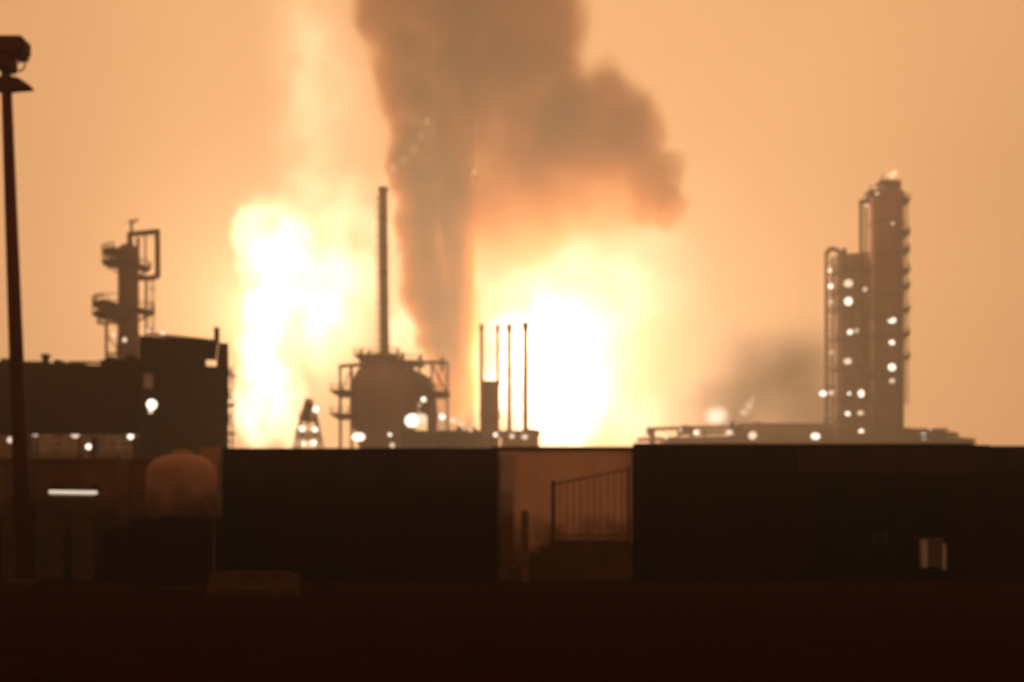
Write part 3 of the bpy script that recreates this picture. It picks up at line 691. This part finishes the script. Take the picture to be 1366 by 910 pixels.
# ------------------------------------------------------------------ fires
def fire(name, label, blobs, pad, lights=(), **kw):
    o = domain(name, vol_material(name+'_gas', blobs, 'fire', **kw), blobs, pad)
    tag(o, label, 'fire')
    for p, power, rad in lights:
        ld = bpy.data.lights.new('fire_light', 'POINT'); ld.energy = power; ld.color = (1.0, 0.66, 0.38); ld.shadow_soft_size = rad
        lo = bpy.data.objects.new('fire_light', ld); COL.objects.link(lo); lo.parent = o; lo.location = Vector(p)-o.location
    return o
YF = 356.0
f1 = [blob(350, 330, YF, 42, 88, 10, .9, .5), blob(385, 330, YF+2, 44, 70, 9, .7, .45), blob(352, 430, YF, 40, 90, 11, .8, .45), blob(348, 530, YF, 48, 85, 11, 1.1, .5), blob(385, 545, YF-2, 30, 80, 8, .8, .5), blob(420, 400, YF, 70, 95, 12, .45, .25),
      blob(420, 390, YF, 110, 190, 16, .40, .1), blob(480, 340, YF, 90, 150, 14, .26, .1), blob(552, 440, YF+6, 50, 55, 8, .8, .3), blob(428, 170, YF+4, 90, 200, 16, .13, .1), blob(405, 50, YF+4, 75, 130, 16, .09, .1), blob(606, 565, 324, 46, 75, 7, .12, .1)]  # soft blobs: glow of lit smoke, and over the chimney foot, put into emission
fire('fire', 'towering pale yellow fire between the boiler house and the round furnace', f1, 4,
     [(at(360, 420, YF), 0.85e6, 8.0)], noise=0.075, warp=15, detail=5, cut=(0.38, 0.6), amount=0.24, color=(1, 0.76, 0.47), sharp=0.15, step=0.9)
f2 = [blob(708, 500, YF, 78, 92, 12, 1.2, .5), blob(752, 535, YF, 68, 85, 12, 1.1, .4), blob(685, 450, YF, 48, 50, 9, 1.0, .5), blob(745, 440, YF, 62, 60, 10, .8, .4), blob(790, 500, YF, 55, 90, 10, .35, .1),
      blob(770, 450, YF, 130, 140, 16, .22, .1), blob(815, 375, YF, 165, 130, 18, .15, .1), blob(690, 390, YF, 90, 70, 12, .15, .1), blob(850, 560, YF, 70, 60, 12, .25, .1)]  # wide soft blobs paint the halo round the fire as emission
fire('fire', 'dazzling white fire behind the four thin stacks', f2, 4,
     [(at(745, 500, YF), 2.0e6, 8.0)], noise=0.075, warp=14, detail=5, cut=(0.38, 0.6), amount=0.28, color=(1, 0.82, 0.60), sharp=0.15, step=0.9)
YL = 224.0
f3 = [blob(956, 555, YL, 22, 19, 3.2, 1.0)]
fire('flame', 'round white flare burning over the low pipe gantry', f3, 0.3, noise=0.3, warp=0.6, amount=0.42, color=(1, 0.84, 0.66), sharp=0.2, step=0.5)
f4 = [blob(992, 551, YL, 9, 7, 1.4, .6), blob(1000, 541, YL, 7, 11, 1.2, .6), blob(1004, 533, YL, 5, 8, 1, .5)]  # steam lit by the lamps, its light put in as emission
fire('flame', 'thin slanting pinkish steam jet made to glow beside the round white flare', f4, 0.5, noise=0.6, warp=1.6, amount=0.9, color=(1, 0.70, 0.52), sharp=0.1, step=0.5)
f5 = [blob(1189, 234, Y9, 9, 6, 1.5, .8), blob(1194, 230, Y9, 7, 5, 1.2, .8)]
fire('flame', 'small pale flame on top of the tallest column', f5, 0.5, noise=0.5, warp=1.2, amount=0.9, color=(1, 0.80, 0.52), sharp=0.1, step=0.5)

# ------------------------------------------------------------------ smoke
def smoke(name, label, blobs, pad, **kw):
    o = domain(name, vol_material(name+'_cloud', blobs, 'smoke', **kw), blobs, pad)
    return tag(o, label, 'smoke', kind='stuff')
f6 = [blob(516, 240, Y5, 7, 12, 1.0, .5), blob(524, 224, Y5, 9, 10, 1.0, .6), blob(538, 213, Y5, 11, 6, 1.0, .55), blob(552, 200, Y5, 8, 9, 1.0, .35), blob(562, 182, Y5, 7, 11, 1.0, .4), blob(570, 163, Y5, 6, 7, 1.0, .5)]
fire('flame', 'pale wisp of flame curling from the top of the tall thin stack', f6, 0.5, noise=0.6, warp=2.2, amount=0.5, color=(1, 0.78, 0.50), sharp=0.1, step=0.7)
YQ = 318.0
s1 = [blob(535, 20, YQ, 70, 75, 14, 1.0), blob(540, 95, YQ, 62, 70, 13, 1.2), blob(556, 150, YQ, 48, 45, 11, 1.2), blob(610, 30, YQ, 60, 90, 12, .8), blob(608, 140, YQ, 60, 110, 11, 1.0),
      blob(690, 30, YQ, 110, 110, 18, .9), blob(700, 140, YQ, 110, 110, 17, .95), blob(790, 165, YQ, 90, 95, 15, .9), blob(845, 175, YQ, 50, 55, 11, .9), blob(870, 245, YQ, 52, 60, 10, .9), blob(900, 280, YQ, 26, 30, 7, .8),
      blob(690, 260, YQ, 120, 120, 15, .8, .1), blob(790, 250, YQ, 120, 100, 14, .75, .2), blob(620, 270, YQ, 60, 100, 10, .5, .2)]
smoke('smoke', 'broad brown smoke cloud rolling round the banded chimney', s1, 6, noise=0.05, warp=18, detail=6, amount=0.215, color=(0.28, 0.12, 0.042), absorb=(0.58, 0.26, 0.05), cut=(0.35, 0.65), sharp=0.62, step=0.8)
s2 = [blob(590, 250, YQ+4, 26, 90, 6, .8), blob(548, 215, YQ+4, 42, 70, 8, 1.0), blob(556, 290, YQ+6, 36, 85, 8, 1.1), blob(566, 370, YQ+6, 38, 80, 8, 1.1), blob(590, 440, YQ+6, 44, 70, 8, .9), blob(612, 330, YQ+6, 26, 130, 6, .5), blob(606, 510, YQ+6, 36, 70, 7, .6), blob(618, 420, YQ+6, 24, 110, 6, .9), blob(616, 300, YQ+6, 28, 90, 6, .7)]
smoke('smoke', 'thin brown smoke column clinging to the banded chimney', s2, 3, noise=0.08, warp=7, detail=5, amount=0.62, color=(0.29, 0.12, 0.042), absorb=(0.54, 0.24, 0.05), cut=(0.35, 0.65), sharp=0.55, step=0.8)
s3_ = [blob(985, 500, 300, 130, 90, 14, 1.0), blob(940, 545, 300, 100, 65, 12, .8), blob(1060, 500, 300, 130, 95, 12, 1.0), blob(1080, 560, 300, 110, 60, 12, .9), blob(980, 575, 300, 120, 40, 12, .8)]
smoke('smoke', 'low grey brown smoke bank drifting behind the pipe gantry', s3_, 4, noise=0.05, warp=12, amount=0.15, color=(0.40, 0.30, 0.29), absorb=(0.42, 0.36, 0.34), cut=(0.3, 0.7), sharp=0.1, step=1.2)
